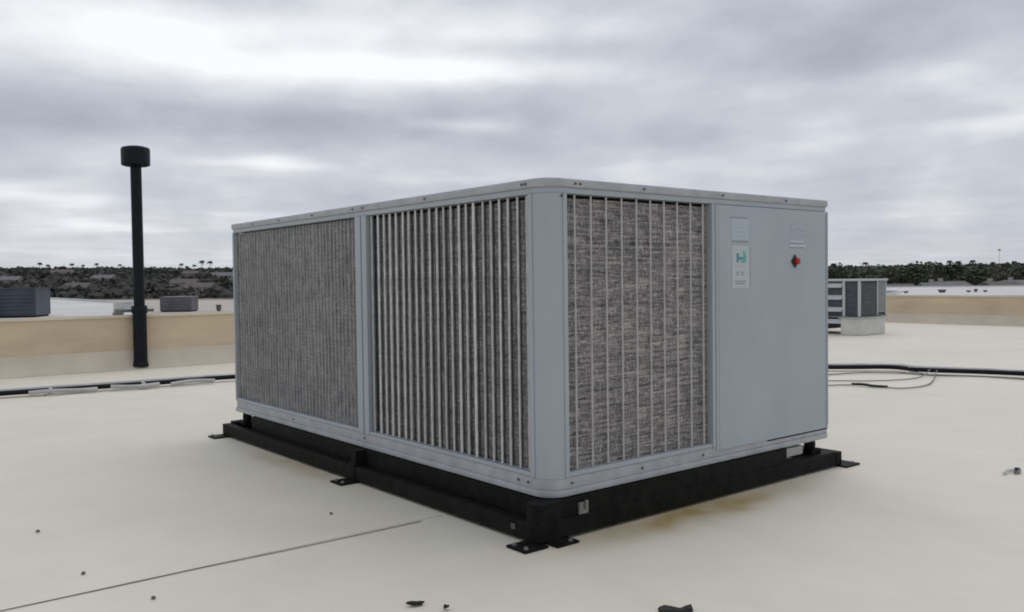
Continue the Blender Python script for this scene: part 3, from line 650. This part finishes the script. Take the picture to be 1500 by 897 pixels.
for i, (x, y) in enumerate(rh_):
    house(ORD[i] + ' shingled house from the left behind the long white roof', x, y, hill(x, y), random.uniform(-.4, .4) + .3, random.uniform(8, 12), 7, random.uniform(5.2, 5.8), 1.5, 'hwall', random.choice(['hroof', 'hroof2']), 'houses behind the long white roof')

# ---------------------------------------------------------------- trees
def pyobj(name, V, F, material, parent=None):
    me = bpy.data.meshes.new(name); me.from_pydata(V, [], F); me.update(); me.materials.append(M[material])
    o = bpy.data.objects.new(name, me); COL.objects.link(o); o.parent = parent; return o
def crown_mesh(rng, h, w, nleaf, leaf):
    V, F = [], []
    lobes = [(rng.normal(0, w*0.22), rng.normal(0, w*0.22), h*rng.uniform(0.42, 0.85), w*rng.uniform(0.20, 0.34)) for _ in range(11)]
    for i in range(nleaf):
        lx, ly, lz, lr = lobes[rng.integers(len(lobes))]
        d = rng.normal(size=3); d /= np.linalg.norm(d)
        p = np.array([lx, ly, lz]) + d*lr*rng.uniform(0.55, 1.08)*np.array([1, 1, 0.8])
        s = leaf*rng.uniform(0.6, 1.3)
        a = np.cross(d + rng.normal(0, 0.5, 3), [0.2, 0.3, 1.0]); a /= np.linalg.norm(a); c_ = np.cross(d + rng.normal(0, .4, 3), a); c_ /= np.linalg.norm(c_)
        k = len(V)
        for q1, q2 in ((-1, -.3), (0.1, -1), (1, 0.2), (-.1, 1)): V.append(tuple(p + a*s*q1 + c_*s*q2*0.8 + d*s*rng.uniform(-.2, .2)))
        F.append((k, k+1, k+2)); F.append((k, k+2, k+3))
    return V, F
rng = np.random.default_rng(5)
tvars = []
for k in range(4):
    h, w = 10.0, (8.5, 7.0, 9.5, 6.0)[k]
    V, F = crown_mesh(rng, h, w, 900, 0.42)
    me = bpy.data.meshes.new('crown'); me.from_pydata(V, [], F); me.materials.append(M['leaf' if k % 2 else 'leaf2'])
    t = MB(); t.tube([(0, 0, -0.3), (0.05, 0.1, 1.5), (0.0, 0.1, 3.2), (0.2, 0, 5.5)], [0.30, 0.24, 0.19, 0.09], 7)
    for a in range(4):
        an = a*1.57 + k; t.tube([(0, 0.1, 2.8), (math.cos(an)*1.0, math.sin(an)*1.0, 4.4), (math.cos(an)*1.9, math.sin(an)*1.9, 6.0)], [0.12, 0.08, 0.03], 5)
    to = t.build('trunk', 'trunk'); tm = to.data; bpy.data.objects.remove(to)
    tvars.append((me, tm))
spots = sorted([(88, 232), (82, 222), (98, 240), (104, 226), (112, 244), (119, 224), (126, 252), (133, 230), (142, 240), (151, 226), (108, 272), (92, 268), (122, 285), (159, 255), (138, 290), (78, 255), (73, 236), (154, 295)], key=lambda p: p[0]/p[1])
for i, (x, y) in enumerate(spots):
    r0 = thing('broadleaf_tree', ORD[i] + ' bushy green tree from the left beyond the right parapet', 'tree', (x, y, hill(x, y)), random.uniform(0, 6.28), 'trees beyond the right parapet')
    top = 1.15 + y*random.uniform(9, 17)/1275; sc = (top - hill(x, y))/9.6
    r0.scale = (sc*random.uniform(.85, 1.1),)*2 + (sc,)
    me, tm = tvars[i % 4]
    for nm, d_ in (('crown', me), ('trunk', tm)):
        o = bpy.data.objects.new(nm, d_); COL.objects.link(o); o.parent = r0
# palms on the skyline
pv, pf = [], []
for k in range(26):
    an = k*2.399; dr = rng.uniform(-0.4, 0.9); ln = rng.uniform(2.5, 3.3)
    pr = []
    for j in range(5):
        t_ = j/4; r_ = ln*t_; z_ = 13.0 + ln*(0.75*dr*t_ - 0.85*t_*t_)
        wd = 0.5*math.sin(math.pi*min(1, t_*0.85+0.12))
        cx_, cy_ = r_*math.cos(an), r_*math.sin(an); px, py = -math.sin(an)*wd, math.cos(an)*wd
        k0 = len(pv); pv += [(cx_+px, cy_+py, z_-wd*0.5), (cx_, cy_, z_), (cx_-px, cy_-py, z_-wd*0.5)]; pr.append(k0)
    for a, b2 in zip(pr, pr[1:]): pf += [(a, b2, b2+1, a+1), (a+1, b2+1, b2+2, a+2)]
pme = bpy.data.meshes.new('crown'); pme.from_pydata(pv, [], pf); pme.materials.append(M['palm'])
to = MB().tube([(0, 0, -0.5), (0.1, 0, 4), (0.05, 0.05, 9), (0, 0, 13)], [0.32, 0.24, 0.2, 0.17], 7).build('trunk', 'trunk'); ptm = to.data; bpy.data.objects.remove(to)
def palms(pxs, group, lab, dist):
    for i, (px, py) in enumerate(pxs):
        a = (px-750)/1275; y = dist*random.uniform(.93, 1.05); x = a*y
        base = hill(x, y); top = 1.15 + y*py/1275
        o = thing('palm_tree', ORD[i] + lab, 'palm tree', (x, y, base), random.uniform(0, 6), group)
        sc = (top-base)/13.6; o.scale = (min(sc, 1.25)*1.05,)*2 + (sc,)
        for nm, d_ in (('crown', pme), ('trunk', ptm)):
            c_ = bpy.data.objects.new(nm, d_); COL.objects.link(c_); c_.parent = o
palms([(60, 35), (72, 32), (83, 29), (92, 29), (107, 33), (123, 31), (143, 33), (158, 27), (177, 31)], 'palms on the skyline left of the vent pipe', ' palm from the left on the skyline left of vent pipe', 800)
palms([(228, 27), (243, 26), (267, 31), (275, 27), (286, 29), (297, 35), (309, 34)], 'palms on the skyline right of the vent pipe', ' palm from the left on the skyline between pipe and unit', 800)
palms([(1222, 19), (1268, 20), (1361, 20), (1391, 21), (1404, 20), (1425, 21), (1455, 18), (1486, 19)], 'palms on the right skyline', ' palm from the left on the skyline right of the unit', 620)
# far mast
ms = thing('radio_mast', 'faint thin mast above the trees near the right edge', 'mast', (560*0.7, 1000*0.7, hill(392, 700)))
zt = 1.15 + 700*36/1275 - hill(392, 700)
MB().tube([(0, 0, 0), (0, 0, zt)], [0.18, 0.10], 5).build('mast_pole', 'far_grey', ms)
MB().lathe([(0.9, zt-1.2), (1.0, zt-0.6), (0.9, zt)], 8).build('mast_head', 'far_grey', ms)

# woodland that reads as one mass
ico = bmesh.new(); bmesh.ops.create_icosphere(ico, subdivisions=1, radius=1.0); ico.verts.ensure_lookup_table()
IV = np.array([v.co[:] for v in ico.verts]); IF = [tuple(v.index for v in f.verts) for f in ico.faces]; ico.free()
V, F = [], []
def far_tree(x, y, h, w):
    z = hill(x, y); sx_ = rng.uniform(.8, 1.2)
    for q1 in range(3):
        c_ = np.array([x + rng.normal(0, w*.22), y + rng.normal(0, w*.22), z + h*rng.uniform(.45, .72)])
        rr_ = w*rng.uniform(.28, .42)
        k = len(V)
        pts = c_ + IV*np.array([rr_*sx_, rr_, rr_*0.85])*rng.uniform(.72, 1.25, (len(IV), 1))
        V.extend(map(tuple, pts)); F.extend(tuple(i+k for i in f) for f in IF)
    for q1 in range(26):
        d = rng.normal(size=3); d /= np.linalg.norm(d); d[2] = abs(d[2])*1.0 - .25
        p = np.array([x, y, z+h*.6]) + d*np.array([w*.55, w*.55, h*.42])*rng.uniform(.8, 1.05)
        s = w*rng.uniform(.07, .14); a = rng.normal(size=3)*s; c_ = rng.normal(size=3)*s; k = len(V)
        V.extend([tuple(p-a), tuple(p+c_), tuple(p+a), tuple(p-c_*.7)]); F.append((k, k+1, k+2)); F.append((k, k+2, k+3))
cnt = 0
def blocked(x, y):
    for hx, hy in lh:
        if math.hypot(x-hx, y-hy) < 11: return True
        if y < hy and hy-y < 60 and abs(x*hy/y-hx) < 9 and rng.uniform() < .85: return True
    return False
while cnt < 3600:
    d = math.sqrt(rng.uniform(300**2, 930**2)); a = rng.uniform(-0.68, 0.68)
    if -0.27 < a < 0.28 and rng.uniform() < 0.75: continue
    x, y = d*math.sin(a), d*math.cos(a)
    if a > 0.28 and d < 330 : continue
    if blocked(x, y): continue
    hh = rng.uniform(4.5, 8.0) + (rng.uniform(0, 2.5) if rng.uniform() < .1 else 0)
    if d > 820: hh = min(hh, 6.5)
    far_tree(x, y, hh, rng.uniform(5.5, 9.5)); cnt += 1
wd_ = pyobj('woodland', V, F, 'wood'); wd_['kind'] = 'stuff'
tag(wd_, 'dark distant woodland covering the low hills along the horizon', 'woodland')
